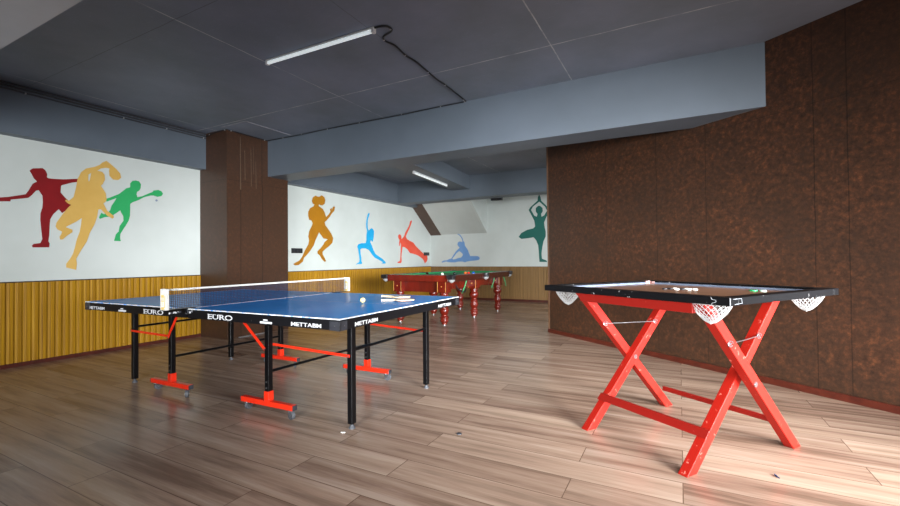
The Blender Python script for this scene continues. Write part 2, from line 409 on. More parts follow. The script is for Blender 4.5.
struct('ceiling_beam', MB().hexa([(XC, YF, ZB), (wx(YF)+.02, YF, ZB), (wx(YK)+.02, YK, ZB), (XC, YK, ZB), (XC, YF, H), (wx(YF)+.02, YF, H), (wx(YK)+.02, YK, H), (XC, YK, H)]), M_beam, 'wide blue grey beam from the column to the brown wall')
struct('ceiling_beam', MB().box(XL, -5.85, YR, 3.745, 2.346, H), M_beam, 'dark grey beam above the left mural wall')
mb = MB().box(XL, -5.85, 4.779, 9.36, 2.372, H); mb.box(XL, -5.80, 4.779, 9.36, 2.395, 2.41)
struct('ceiling_beam', mb, M_beam, 'grey beam above the left wall of the back room')
struct('ceiling_beam', MB().box(-5.85, XR, 8.42, 8.80, 2.375, H), M_beam, 'grey beam across the back room')
struct('ceiling_beam', MB().hexa([(-3.97, YK, 2.56), (-3.60, YK, 2.56), (-3.97, 8.42, 2.56), (-4.38, 8.42, 2.56), (-3.97, YK, H), (-3.60, YK, H), (-3.97, 8.42, H), (-4.38, 8.42, H)]), M_beam, 'short grey beam carrying the back tube light')
struct('ceiling_beam', MB().box(-5.85, XR, .55, .99, ZB, H), m_var('lit_beam_paint', srgb(150, 153, 158), srgb(160, 163, 168), 2, .5), 'grey beam, painted paler as if lit by the windows, in the upper left corner')  # window light on the underside is put into this paler beam colour
# underside of the stair flight in the far left corner, and the brown board at its left edge
ZS = lambda y: 2.45 - .735*(y-9.19)*1.02
y0s = 9.12
def stair(x0, x1, off=0): return MB().hexa([(x0, y0s, ZS(y0s)-off), (x1, y0s, ZS(y0s)-off), (x1, YB, ZS(YB)-off), (x0, YB, ZS(YB)-off), (x0, y0s, H), (x1, y0s, H), (x1, YB, H), (x0, YB, H)])
struct('ceiling_stair_soffit', stair(-5.66, -4.32), M_paint, 'white sloping stair soffit in the far corner')
struct('trim_5', stair(XL, -5.66, .012), M_brownband)
struct('trim_6', MB().box(-3.64, -3.40, 8.80, 8.90, 2.33, 2.40), M_leather)
# silhouettes: left wall (y, z), back wall (x, z)
FIG = {
 'red': [(1.924, 2.021),(1.949, 2.048),(2.028, 2.067),(2.05, 2.05),(2.059, 2.033),(2.068, 2.006),(2.064, 1.975),(2.077, 1.966),(2.11, 1.966),(2.203, 1.974),(2.356, 2.006),(2.356, 1.971),(2.281, 1.95),(2.194, 1.908),(2.185, 1.899),(2.181, 1.827),(2.223, 1.772),(2.281, 1.718),(2.281, 1.682),(2.195, 1.601),(2.166, 1.642),(2.12, 1.583),(2.093, 1.522),(2.089, 1.451),(2.086, 1.357),(2.079, 1.287),(2.09, 1.264),(2.086, 1.222),(1.952, 1.219),(1.945, 1.237),(1.96, 1.256),(2.013, 1.266),(2.03, 1.308),(2.021, 1.401),(2.012, 1.516),(2.014, 1.585),(2.029, 1.644),(2.033, 1.703),(2.029, 1.772),(1.999, 1.826),(1.976, 1.818),(1.947, 1.773),(1.916, 1.735),(1.857, 1.719),(1.78, 1.701),(1.78, 1.683),(1.673, 1.671),(1.651, 1.686),(1.673, 1.708),(1.704, 1.714),(1.767, 1.728),(1.849, 1.754),(1.896, 1.771),(1.919, 1.815),(1.95, 1.888),(1.985, 1.916),(1.958, 1.946),(1.941, 1.989)],
 'yellow': [(2.571, 2.233),(2.611, 2.258),(2.667, 2.216),(2.713, 2.177),(2.752, 2.132),(2.763, 2.083),(2.731, 2.048),(2.68, 2.046),(2.641, 2.084),(2.636, 2.142),(2.641, 2.173),(2.604, 2.174),(2.554, 2.157),(2.517, 2.124),(2.566, 2.121),(2.591, 2.09),(2.596, 2.032),(2.572, 1.976),(2.554, 1.953),(2.579, 1.913),(2.604, 1.872),(2.612, 1.8),(2.597, 1.763),(2.579, 1.752),(2.617, 1.668),(2.68, 1.615),(2.688, 1.595),(2.673, 1.576),(2.617, 1.609),(2.555, 1.677),(2.53, 1.674),(2.518, 1.587),(2.494, 1.499),(2.447, 1.396),(2.419, 1.295),(2.366, 1.195),(2.321, 1.098),(2.328, 1.042),(2.321, 0.973),(2.232, 1.002),(2.232, 1.043),(2.265, 1.098),(2.292, 1.153),(2.309, 1.222),(2.327, 1.32),(2.354, 1.405),(2.365, 1.49),(2.372, 1.561),(2.32, 1.515),(2.253, 1.469),(2.225, 1.448),(2.286, 1.424),(2.287, 1.396),(2.242, 1.358),(2.199, 1.31),(2.178, 1.309),(2.173, 1.342),(2.188, 1.369),(2.195, 1.397),(2.156, 1.417),(2.139, 1.448),(2.145, 1.489),(2.198, 1.588),(2.253, 1.675),(2.275, 1.699),(2.242, 1.715),(2.22, 1.74),(2.231, 1.755),(2.253, 1.744),(2.297, 1.791),(2.319, 1.905),(2.33, 1.99),(2.364, 2.08),(2.41, 2.131),(2.493, 2.166),(2.542, 2.198)],
 'green': [(2.862, 2.028),(2.884, 2.061),(2.92, 2.074),(2.961, 2.069),(2.982, 2.036),(2.979, 1.985),(2.961, 1.949),(2.938, 1.934),(2.932, 1.9),(2.943, 1.867),(3.001, 1.888),(3.074, 1.932),(3.116, 1.954),(3.131, 1.976),(3.189, 1.992),(3.227, 1.979),(3.247, 1.95),(3.227, 1.917),(3.179, 1.9),(3.131, 1.911),(3.093, 1.906),(3.019, 1.877),(2.956, 1.833),(2.885, 1.795),(2.862, 1.773),(2.862, 1.705),(2.859, 1.626),(2.845, 1.566),(2.815, 1.506),(2.781, 1.446),(2.756, 1.397),(2.753, 1.349),(2.761, 1.31),(2.69, 1.312),(2.698, 1.346),(2.71, 1.394),(2.739, 1.425),(2.748, 1.492),(2.79, 1.562),(2.786, 1.62),(2.764, 1.657),(2.756, 1.685),(2.706, 1.642),(2.657, 1.6),(2.593, 1.589),(2.545, 1.563),(2.538, 1.584),(2.561, 1.638),(2.585, 1.622),(2.625, 1.644),(2.649, 1.675),(2.665, 1.733),(2.698, 1.793),(2.714, 1.828),(2.657, 1.798),(2.612, 1.774),(2.608, 1.808),(2.657, 1.832),(2.739, 1.881),(2.789, 1.93),(2.82, 1.963),(2.862, 1.979)],
 'orange': [(5.852, 2.152),(5.874, 2.22),(5.941, 2.262),(6.009, 2.25),(6.04, 2.254),(6.1, 2.289),(6.17, 2.263),(6.198, 2.208),(6.178, 2.138),(6.122, 2.098),(6.067, 2.095),(6.03, 2.112),(6.021, 2.077),(6.066, 2.058),(6.131, 2.031),(6.177, 1.967),(6.214, 1.885),(6.286, 1.943),(6.335, 1.999),(6.321, 2.049),(6.37, 2.072),(6.369, 2.019),(6.399, 2.092),(6.434, 2.12),(6.459, 2.098),(6.438, 2.026),(6.369, 1.967),(6.31, 1.893),(6.223, 1.817),(6.176, 1.786),(6.19, 1.729),(6.26, 1.665),(6.356, 1.566),(6.405, 1.482),(6.379, 1.394),(6.282, 1.322),(6.186, 1.269),(6.116, 1.217),(6.116, 1.166),(6.171, 1.099),(6.208, 1.037),(6.17, 1.024),(6.092, 1.082),(6.046, 1.149),(5.988, 1.182),(5.988, 1.226),(6.07, 1.284),(6.14, 1.353),(6.173, 1.405),(6.259, 1.459),(6.141, 1.472),(6.095, 1.52),(6.027, 1.585),(5.981, 1.499),(5.936, 1.431),(5.891, 1.33),(5.803, 1.23),(5.716, 1.148),(5.653, 1.1),(5.632, 1.036),(5.528, 0.974),(5.448, 0.969),(5.408, 0.991),(5.468, 1.022),(5.549, 1.052),(5.611, 1.116),(5.675, 1.229),(5.76, 1.343),(5.782, 1.425),(5.761, 1.49),(5.783, 1.589),(5.849, 1.691),(5.871, 1.742),(5.841, 1.789),(5.785, 1.801),(5.763, 1.864),(5.764, 1.946),(5.808, 2.016),(5.895, 2.057),(5.918, 2.093),(5.874, 2.105)],
 'cyan': [(7.504, 2.079),(7.54, 2.074),(7.531, 2.031),(7.504, 1.986),(7.476, 1.914),(7.471, 1.83),(7.475, 1.746),(7.5, 1.691),(7.545, 1.722),(7.604, 1.753),(7.662, 1.734),(7.694, 1.687),(7.679, 1.558),(7.65, 1.458),(7.614, 1.456),(7.578, 1.498),(7.555, 1.441),(7.613, 1.371),(7.666, 1.273),(7.734, 1.188),(7.85, 1.131),(7.992, 1.073),(8.113, 0.998),(8.113, 0.965),(7.952, 0.968),(8.016, 0.999),(7.896, 1.044),(7.71, 1.102),(7.598, 1.187),(7.509, 1.271),(7.4, 1.303),(7.272, 1.3),(7.221, 1.28),(7.229, 1.185),(7.249, 1.103),(7.248, 1.035),(7.277, 0.993),(7.26, 0.966),(7.143, 0.968),(7.082, 0.955),(7.094, 0.974),(7.185, 1.008),(7.194, 1.062),(7.178, 1.157),(7.155, 1.266),(7.122, 1.333),(7.147, 1.38),(7.252, 1.41),(7.401, 1.419),(7.424, 1.492),(7.425, 1.59),(7.448, 1.675),(7.426, 1.743),(7.419, 1.826),(7.428, 1.91),(7.451, 1.982),(7.473, 2.04)],
 'coral': [(8.621, 1.627),(8.665, 1.667),(8.72, 1.663),(8.763, 1.618),(8.762, 1.555),(8.829, 1.589),(8.886, 1.639),(8.932, 1.72),(9.031, 1.821),(9.12, 1.923),(9.15, 2.006),(9.216, 2.05),(9.239, 2.019),(9.19, 1.928),(9.118, 1.826),(9.03, 1.725),(8.954, 1.626),(8.999, 1.564),(9.143, 1.52),(9.291, 1.486),(9.412, 1.397),(9.597, 1.3),(9.723, 1.234),(9.82, 1.184),(9.972, 1.15),(9.997, 1.064),(9.949, 0.995),(9.849, 0.945),(9.817, 0.997),(9.753, 1.065),(9.626, 1.116),(9.47, 1.166),(9.287, 1.198),(9.139, 1.213),(9.024, 1.308),(8.91, 1.354),(8.81, 1.368),(8.78, 1.257),(8.756, 1.132),(8.766, 1.022),(8.738, 0.969),(8.602, 0.971),(8.586, 0.996),(8.7, 1.02),(8.713, 1.132),(8.726, 1.288),(8.744, 1.413),(8.717, 1.475),(8.694, 1.397),(8.661, 1.38),(8.663, 1.474),(8.685, 1.53),(8.637, 1.566)],
 'yellow_hole': [(2.433, 2.065),(2.459, 2.09),(2.454, 2.055),(2.445, 1.999),(2.436, 1.98),(2.43, 2.017)],
 'slate': [(-5.291, 1.755),(-5.249, 1.762),(-5.187, 1.743),(-5.119, 1.716),(-5.065, 1.67),(-5.017, 1.603),(-4.994, 1.526),(-4.958, 1.482),(-4.952, 1.405),(-4.911, 1.35),(-4.864, 1.284),(-4.841, 1.219),(-4.81, 1.154),(-4.806, 1.128),(-4.593, 1.125),(-4.542, 1.103),(-4.528, 1.065),(-4.559, 1.026),(-4.641, 1.012),(-4.783, 1.002),(-4.903, 0.986),(-4.952, 0.964),(-5.024, 0.986),(-5.171, 0.983),(-5.245, 0.965),(-5.344, 0.966),(-5.444, 0.971),(-5.52, 0.989),(-5.609, 0.963),(-5.647, 0.963),(-5.652, 0.985),(-5.583, 1.018),(-5.494, 1.024),(-5.418, 1.055),(-5.356, 1.068),(-5.292, 1.16),(-5.217, 1.258),(-5.142, 1.322),(-5.105, 1.35),(-5.142, 1.388),(-5.171, 1.432),(-5.16, 1.487),(-5.104, 1.518),(-5.055, 1.506),(-5.023, 1.494),(-5.03, 1.56),(-5.066, 1.627),(-5.126, 1.688),(-5.188, 1.712),(-5.262, 1.728)],
 'slate_hole': [(-5.119, 1.26),(-5.07, 1.233),(-5.01, 1.178),(-5.027, 1.134),(-5.072, 1.091),(-5.145, 1.081),(-5.244, 1.049),(-5.306, 1.045),(-5.323, 1.067),(-5.268, 1.126),(-5.193, 1.213)],
 'teal': [(-2.953, 2.594),(-2.92, 2.515),(-2.902, 2.428),(-2.802, 2.327),(-2.704, 2.217),(-2.719, 2.138),(-2.792, 2.024),(-2.841, 1.908),(-2.828, 1.789),(-2.806, 1.694),(-2.807, 1.576),(-2.861, 1.46),(-2.892, 1.318),(-2.913, 1.177),(-2.905, 1.044),(-2.79, 0.996),(-2.781, 0.963),(-2.964, 0.969),(-2.972, 1.059),(-2.98, 1.225),(-2.993, 1.368),(-3.04, 1.488),(-3.103, 1.562),(-3.261, 1.543),(-3.411, 1.533),(-3.481, 1.584),(-3.409, 1.678),(-3.258, 1.75),(-3.11, 1.777),(-3.06, 1.823),(-3.083, 1.968),(-3.145, 2.091),(-3.218, 2.229),(-3.177, 2.294),(-3.078, 2.374),(-2.994, 2.44),(-2.988, 2.52)],
 'teal_hole': [(-2.956, 2.413),(-3.113, 2.304),(-3.158, 2.226),(-3.081, 2.087),(-3.018, 2.055),(-2.998, 2.121),(-3.041, 2.18),(-3.04, 2.266),(-2.981, 2.315),(-2.933, 2.312),(-2.875, 2.256),(-2.871, 2.18),(-2.911, 2.116),(-2.902, 2.049),(-2.839, 2.074),(-2.766, 2.187),(-2.813, 2.285),(-2.946, 2.412)],
}
# ------------------------------------------------------------------ painted figures on the walls
def figure(key, wall, M, label, off=0, hole=None):
    pts = FIG[key]
    if wall == 'L': to3 = lambda a, b, d: (XL + .0005 + off + d, a, b)
    else: to3 = lambda a, b, d: (a, YB - .0005 - off - d, b)
    mb = MB().prism(pts, to3, .0022, [FIG[hole]] if hole else ())
    return tag(mb.build('painted_figure', M), label, 'mural figure')
figure('red', 'L', m_var('paint_crimson', srgb(120, 6, 14), srgb(138, 9, 18), 3, .5), 'dark red painted figure of a player with both arms out, leftmost on the white wall')
My = m_var('paint_sand_yellow', srgb(208, 166, 82), srgb(218, 180, 98), 3, .5)
figure('yellow', 'L', My, 'sand yellow painted figure of a player swinging a bat overhead, between red and green figures', .0024, 'yellow_hole')
figure('green', 'L', m_var('paint_green', srgb(38, 162, 92), srgb(50, 174, 102), 3, .5), 'green painted figure of a player reaching forward with a bat, beside the yellow figure')
figure('orange', 'L', m_var('paint_ochre', srgb(160, 106, 8), srgb(174, 118, 12), 3, .5), 'ochre painted figure of a running player right of the brown column', .0024)
figure('cyan', 'L', m_var('paint_cyan', srgb(14, 158, 214), srgb(24, 168, 222), 3, .5), 'bright blue painted figure in a lunge with one arm raised')
figure('coral', 'L', m_var('paint_coral', srgb(222, 74, 50), srgb(232, 88, 62), 3, .5), 'coral red painted figure in a side plank, nearest the far corner')
figure('slate', 'B', m_var('paint_slate_blue', srgb(100, 146, 200), srgb(112, 156, 208), 3, .5), 'pale blue painted figure seated and stretching, on the back wall', 0, 'slate_hole')
figure('teal', 'B', m_var('paint_teal', srgb(8, 92, 82), srgb(12, 102, 92), 3, .5), 'dark green painted figure in tree pose on the back wall', 0, 'teal_hole')
tag(MB().disc((XL+.0015, 3.167, 1.852), (1, 0, 0), .014, .003).build('painted_ball', m_var('paint_grey_blue', srgb(120, 136, 160), srgb(130, 146, 168), 9, .5)), 'tiny grey blue painted ball below the green figure\'s bat', 'mural ball')

# sockets
def socket(y0, y1, z0, z1, label):
    t = empty('wall_socket', (XL, (y0+y1)/2, (z0+z1)/2), 0, label, 'socket'); w_ = (y1-y0)/2; h_ = (z1-z0)/2
    MB().box(.0, .022, -w_, w_, -h_, h_).build('socket_plate', M_leather, t, .004)
    mb = MB()
    for k in (-1, 0, 1): mb.box(.0222, .026, k*w_*.6-.022, k*w_*.6+.022, -h_*.6, h_*.6)
    mb.build('switch', M_plastic, t)
socket(5.37, 5.61, 1.185, 1.272, 'black socket strip on the white wall behind the ochre figure\'s foot')
socket(9.80, 10.06, 1.155, 1.24, 'small black socket on the white wall beside the far corner')

# ------------------------------------------------------------------ ceiling fittings
def tube_light(p0, p1, z, label, M, drop=.0, zt=H):
    p0, p1 = Vector((*p0, z)), Vector((*p1, z)); mid = (p0+p1)/2; L = (p1-p0).length; d = p1-p0
    t = empty('tube_light', (mid.x, mid.y, zt), math.atan2(d.y, d.x), label, 'ceiling light')
    zz = z - zt
    MB().box(-L/2, L/2, -.014, .014, zz+.0135, 0).build('batten', M_frame, t, .003)
    MB().tube([(-L/2+.02, 0, zz), (L/2-.02, 0, zz)], .0135, 12).build('tube', M, t)
    for s_ in (-1, 1): MB().box(s_*(L/2-.012)-.013, s_*(L/2-.012)+.013, -.018, .018, zz-.016, zz+.02).build('end_cap', M_frame, t, .003)
    return t
tube_light((-3.235, 2.632), (-2.045, 2.654), 2.82, 'white tube light on the dark ceiling above the table tennis table', M_tube)
tube_light((-3.965, 6.18), (-4.10, 7.62), 2.525, 'white tube light under the short beam in the back room', M_tubeb, zt=2.56)

def cable(pts, r, clips, label, clip_dirs=(.012, .012, .010), M=M_cable):
    c = MB().tube(pts, r, 6).build('ceiling_cable', M); tag(c, label, 'cable')
    for p in clips:
        MB().box(p[0]-clip_dirs[0], p[0]+clip_dirs[0], p[1]-clip_dirs[1], p[1]+clip_dirs[1], p[2]-clip_dirs[2], p[2]+clip_dirs[2]).build('cable_clip', M_clip, c)
zc = H - .008
def smooth(pts, n=6):
    out = []; P = [Vector(p) for p in pts]
    for i in range(len(P)-1):
        a, b, c_, d = P[max(i-1, 0)], P[i], P[i+1], P[min(i+2, len(P)-1)]
        for k in range(n):
            t = k/n; out.append(.5*((2*b) + (-a+c_)*t + (2*a-5*b+4*c_-d)*t*t + (-a+3*b-3*c_+d)*t**3))
    return out + [P[-1]]
cable(smooth([(-2.05, 2.65, zc), (-1.99, 2.66, zc), (-1.945, 2.69, zc), (-1.955, 2.75, zc), (-2.06, 2.79, zc), (-2.095, 2.85, zc), (-2.07, 2.96, zc), (-2.088, 3.134, zc), (-2.075, 3.3, zc), (-2.088, 3.524, zc), (-2.10, 3.72, zc), (-2.093, 3.87, zc), (-2.10, 4.12, zc), (-2.109, 4.395, zc)]), .008,
      [(-1.945, 2.72, zc-.006), (-2.09, 2.83, zc-.006), (-2.088, 3.134, zc-.006), (-2.088, 3.524, zc-.006), (-2.093, 3.87, zc-.006), (-2.107, 4.33, zc-.006)],
      'black cable looping from the tube light to the wide beam', (.007, .007, .004))
cable(smooth([(x, YF-.008, H-.008-.003*((i*7) % 3)) for i, x in enumerate([-5.39, -5.05, -4.7, -4.2, -3.65, -3.0, -2.45, -2.12])], 3), .006,
      [(x, YF-.011, H-.010) for x in (-5.058, -4.689, -4.2, -3.645, -2.988, -2.438, -2.126)], 'thin black cable clipped along the top of the wide beam', (.007, .004, .006))
for k, (zz, rr, lb) in enumerate(((2.834, .012, 'dark conduit along the left beam, topmost of three'), (2.805, .010, 'dark conduit along the left beam, middle of three'), (2.776, .008, 'dark conduit along the left beam, lowest of three'))):
    c = MB().tube([(-5.838, YR+.1, zz), (-5.838, 1.4, zz+.003), (-5.838, 3.73, zz+.001)], rr, 8).build('conduit', M_greyrail); tag(c, lb, 'conduit', None)
    if k == 2:
        for y in (-.4, .6, 1.844, 2.72, 3.21, 3.70): MB().box(-5.848, -5.829, y-.006, y+.006, zz-.008, zz+.008).build('clip', M_clip, c)
pts = smooth([(XC+.012, 3.735, 2.80), (-5.55, 3.735, 2.825), (-5.75, 3.735, 2.81), (-5.83, 3.733, 2.79)], 3)
c = MB().tube([(-5.84, 3.737, 2.80), (-5.7, 3.737, 2.825), (-5.5, 3.737, 2.838), (-5.385, 3.737, 2.838), (-5.385, 4.0, 2.835), (-5.385, 4.395, 2.838)], .006, 6).build('ceiling_cable', M_cable)
tag(c, 'black cable wrapping the top of the brown column', 'cable')
for p in ((-5.75, 3.733, 2.82), (-5.42, 3.733, 2.836), (-5.382, 3.80, 2.835), (-5.382, 4.34, 2.836)): MB().box(p[0]-.007, p[0]+.007, p[1]-.005, p[1]+.005, p[2]-.006, p[2]+.006).build('clip', M_clip, c)
# hatch panel beside the column
t = empty('ceiling_hatch', (-5.2, 4.0, H), 0, 'square ceiling hatch with a pale rim beside the brown column', 'hatch')
MB().box(-.185, .32, -.34, .38, -.004, 0).build('hatch_panel', M_ceil, t)
mb = MB(); M_rim = m_var('hatch_rim', srgb(120, 120, 128), srgb(150, 150, 158), 9, .5)
for b in ((-.18, .325, -.35, -.338), (.313, .325, -.35, .38)): mb.box(b[0], b[1], b[2], b[3], -.007, -.001)
mb.build('hatch_rim', M_rim, t)

# ------------------------------------------------------------------ table tennis table
TT = empty('table_tennis_table', (-3.0478, 2.5619, 0), math.radians(1.2112), 'blue table tennis table with black rails, red castor feet and white edge lines', 'table tennis table')
HL, HW, TZ = 1.37, .7625, .7301
for sg in (-1, 1):
    a, b = sorted((sg*.011, sg*HL))
    MB().box(a, b, -HW, HW, TZ-.0065, TZ).build('tabletop', M_blue, TT, .001)
    mb = MB()
    mb.box(a, b, -HW+.001, -HW+.028, .664, TZ-.0068).box(a, b, HW-.028, HW-.001, .664, TZ-.0068)
    e0, e1 = sorted((sg*HL-sg*.001, sg*HL-sg*.028)); mb.box(e0, e1, -HW+.028, HW-.028, .664, TZ-.0068)
    e0, e1 = sorted((sg*.0105, sg*.03)); mb.box(e0, e1, -HW+.028, HW-.028, .672, TZ-.0068)
    for x in (.42, .88): mb.box(sg*x-.015, sg*x+.015, -HW+.028, HW-.028, .68, TZ-.0068)
    mb.build('side_rail', M_rail, TT)
    for sy in (-1, 1):
        mb = MB(); x = sg*HL; y = sy*HW
        mb.box(*sorted((x-sg*.075, x+sg*.002)), *sorted((y-sy*.012, y+sy*.002)), .662, .716).box(*sorted((x-sg*.012, x+sg*.002)), *sorted((y-sy*.06, y+sy*.002)), .662, .716)
        cc = mb.build('corner_cap', M_plastic, TT, .002)
        mb = MB(); mb.disc((x-sg*.035, y+sy*.003, .69), (0, 1, 0), .004, .003, 8).disc((x+sg*.003, y-sy*.035, .69), (1, 0, 0), .004, .003, 8); mb.build('screw', M_steel, cc)
        # folding leg
        lx, ly = sg*1.206, sy*.4685
        lg = MB().box(lx-.019, lx+.019, ly-.021, ly+.021, .03, .68).build('leg', M_black, TT, .004)
        MB().lathe([(.012, .022), (.012, .012), (.019, .010), (.021, 0)][::-1], (lx, ly, 0)).lathe([(.008, .012), (.008, .034)], (lx, ly, 0)).build('foot_pad', M_rubber, lg)
        # castor trolley post
        px_, py_ = {(1, -1): .525, (1, 1): .567, (-1, -1): -.578, (-1, 1): -.52}[(sg, sy)], sy*.52
        po = MB().box(px_-.019, px_+.019, py_-.019, py_+.019, .155, .675).build('post', M_black, TT, .003)
        mb = MB()
        for z in (.185, .225): mb.disc((px_, py_-.0205, z), (0, 1, 0), .006, .004, 8).disc((px_-.0205, py_, z), (1, 0, 0), .006, .004, 8)
        mb.build('bolt', M_steel, po)
        fb = MB().box(px_-.262, px_+.240, py_-.019, py_+.019, .060, .096).box(px_-.023, px_+.023, py_-.023, py_+.023, .096, .162).build('castor_foot', M_red, TT, .003)
        MB().box(px_+.2395, px_+.248, py_-.017, py_+.017, .062, .094).box(px_-.270, px_-.2615, py_-.017, py_+.017, .062, .094).build('end_plug', M_plastic, fb)
        for sx in (-1, 1):
            cx_ = px_ - .011 + sx*.212; an = rnd.uniform(-1, 1) if sx > 0 else rnd.uniform(1.2, 2.2)
            dx, dy = math.cos(an), math.sin(an); wc = (cx_+dx*.020, py_+dy*.020, .030)
            ca = MB().disc(wc, (-dy, dx, 0), .030, .021, 18).build('castor_wheel', M_rubber, fb)
            mb = MB().lathe([(.016, .052), (.016, .060)], (cx_, py_, 0), 12)
            for k in (-1, 1):
                o_ = (-dy*.012*k, dx*.012*k)
                mb.bar((cx_+o_[0], py_+o_[1], .054), (wc[0]+o_[0], wc[1]+o_[1], .022), .014, .003, (-dy, dx, 0))
            mb.disc(wc, (-dy, dx, 0), .007, .030, 10); mb.build('castor_fork', M_steel, fb)
        # red folding links
        yl = py_ - .026 if sy < 0 else py_ + .026
        lo = sy*.4685 + sy*.024
        t1 = (.265 if sg > 0 else -.43)
        MB().bar((sg*1.215, lo+sy*.004, .457), (px_-sg*.012, yl, .462) if sg < 0 else (px_+.010, py_+.024, .478), .005, .017).build('folding_link', M_red, TT)
        MB().bar((px_, yl+sy*.007, .452), (t1, yl+sy*.007, .668), .005, .020, (0, 0, 1)).build('folding_link', M_red, TT)
        mb = MB().disc((sg*1.206, lo+sy*.008, .457), (0, 1, 0), .006, .004, 8).disc((px_, yl+sy*.011, .455), (0, 1, 0), .006, .004, 8).build('link_bolt', M_steel, TT)
    # cross bars
    MB().tube([(sg*1.206, -.4685, .487), (sg*1.206, .4685, .487)], .010, 10).build('cross_bar', M_black, TT)
    MB().tube([({1: .525, -1: -.578}[sg], -.52, .293), ({1: .567, -1: -.52}[sg], .52, .293)], .010, 10).build('cross_bar', M_black, TT)
    MB().bar((sg*1.206, -.70, .675), (sg*1.206, .70, .675), .025, .02).build('top_bar', M_black, TT)
MB().box(-.0095, .0095, -HW+.004, HW-.004, .690, TZ-.004).build('joint_bar', M_black, TT)
# hinge irons under the joint and the wire ring
for sy in (-1, 1):
    y = sy*(HW+.006)
    MB().bar((-.16, y+sy*.02, .690), (.03, y, .717), .004, .014).bar((.0, y, .70), (.07, y, .713), .006, .018).build('hinge_iron', m_chipped('worn_black_iron', srgb(60, 62, 68), srgb(200, 202, 206), .52, .35, 30) if sy < 0 else M_black, TT)
ring = [(-.60+.022*math.cos(k*math.pi/6), -.52-.0, .356+.022*math.sin(k*math.pi/6)) for k in range(13)]
MB().tube(ring, .002, 5).build('wire_ring', M_cable, TT)

# lettering, mesh made from the built-in font with serifs added as bars
def lettering(text, width, height, origin, xdir, parent, M=M_label, serif=False, bold=.012, name='lettering'):
    cu = bpy.data.curves.new('t', 'FONT'); cu.body = text; cu.size = 1; cu.offset = bold; cu.extrude = .004
    ob = bpy.data.objects.new('t', cu); C.objects.link(ob); dg = bpy.context.evaluated_depsgraph_get(); dg.update()
    me = bpy.data.meshes.new_from_object(ob.evaluated_get(dg)); bpy.data.objects.remove(ob); me.name = name
    xs = [v.co.x for v in me.vertices]; ys = [v.co.y for v in me.vertices]
    x0, x1, y0, y1 = min(xs), max(xs), min(ys), max(ys); sx = width/(x1-x0); sy = height/(y1-y0)
    X = Vector(xdir); Z = Vector((0, 0, 1)); N = X.cross(Z); O = Vector(origin)
    for v in me.vertices:
        p = v.co.copy(); v.co = O + X*(p.x-x0)*sx + Z*(p.y-y0)*sy + N*(p.z+.004)*.12
    me.materials.clear(); me.materials.append(M)
    o = bpy.data.objects.new(name, me); C.objects.link(o); o.parent = parent; return o
def serifs(spans, h, origin, xdir, parent):      # thin foot and head strokes joined into the letters' mesh
    X = Vector(xdir); N = X.cross(Vector((0, 0, 1))); O = Vector(origin); mb = MB()
    for a, b, top in spans:
        z0 = h-.0035 if top else 0
        p = [O+X*a, O+X*b, O+X*b+N*.0011, O+X*a+N*.0011]
        mb.hexa([q_+Vector((0, 0, z0)) for q_ in p] + [q_+Vector((0, 0, z0+.0035)) for q_ in p])
    bm = bmesh.new(); bm.from_mesh(parent.data); k = [bm.verts.new(v) for v in mb.v]
    for f in mb.f: bm.faces.new([k[a] for a in f])
    bm.to_mesh(parent.data); bm.free()
yf = -HW - .0015+.0005; SX = (1, 0, 0)
for x0 in (.235, -.515):                      # EURO on both halves of the near side
    o = lettering('EURO', .245, .033, (x0, yf, .671), SX, TT, serif=True)
    serifs([(-.004, .012, 0), (-.004, .012, 1), (.058, .082, 1), (.096, .116, 1), (.118, .134, 0), (.118, .134, 1), (.168, .182, 0)], .033, (x0, yf, .671), SX, o)
for x0, wd, t_ in ((1.0, .235, 1), (-1.30, .235, 1)):
    lettering('METTABM', wd, .023, (x0, yf, .672), SX, TT)
for x0 in (.735, -.86):
    MB().box(x0+.03, x0+.068, yf-.0012, yf, .689, .697).build('small_logo', M_label, TT)
    MB().box(x0, x0+.105, yf-.0012, yf, .671, .684).build('small_logo', M_label, TT)
xe = HL + .0005
for y0 in (-.635, .385): lettering('METTABM', .22, .023, (xe, y0, .673), (0, 1, 0), TT)

# net with its clamp posts
NET = empty('table_tennis_net', (-3.0478, 2.5619, TZ), math.radians(1.2112), 'dark mesh net with white top tape across the blue table tennis table', 'net')
for sy in (-1, 1):
    y = sy*.9125
    p = MB().box(-.024, .038, y-.012, y+.012, .004, .146).build('net_post', M_white, NET, .003)
    mb = MB(); s_ = -1; yy = y-.0125
    mb.box(-.012, .020, yy-.0006, yy, .062, .070).box(-.012, .020, yy-.0006, yy, .078, .082).box(-.012, .020, yy-.0006, yy, .088, .106)
    mb.box(-.002, .006, yy-.0006, yy, .050, .055).box(-.002, .006, yy-.0006, yy, .038, .043).box(-.012, .020, yy-.0006, yy, .008, .026)
    mb.box(.027, .035, yy-.0006, yy, .02, .10)
    mb.build('gold_print', M_gold, p)
    cl = MB().box(-.022, .022, *sorted((sy*.71, sy*.925)), .0006, .005).box(-.022, .022, *sorted((sy*.768, sy*.785)), -.030, .0006).build('clamp', M_black, NET)
mb = MB()
for i in range(145):
    y = -.90 + 1.8*i/144; mb.box(-.0007, .0007, y-.0009, y+.0009, .006, .132)
for j in range(11):
    z = .008 + .0123*j; mb.box(-.0007, .0007, -.9, .9, z-.0009, z+.0009)
mb.build('net_mesh', M_net, NET)
MB().box(-.004, .004, -.90, .90, .1305, .143).build('top_tape', M_white, NET)

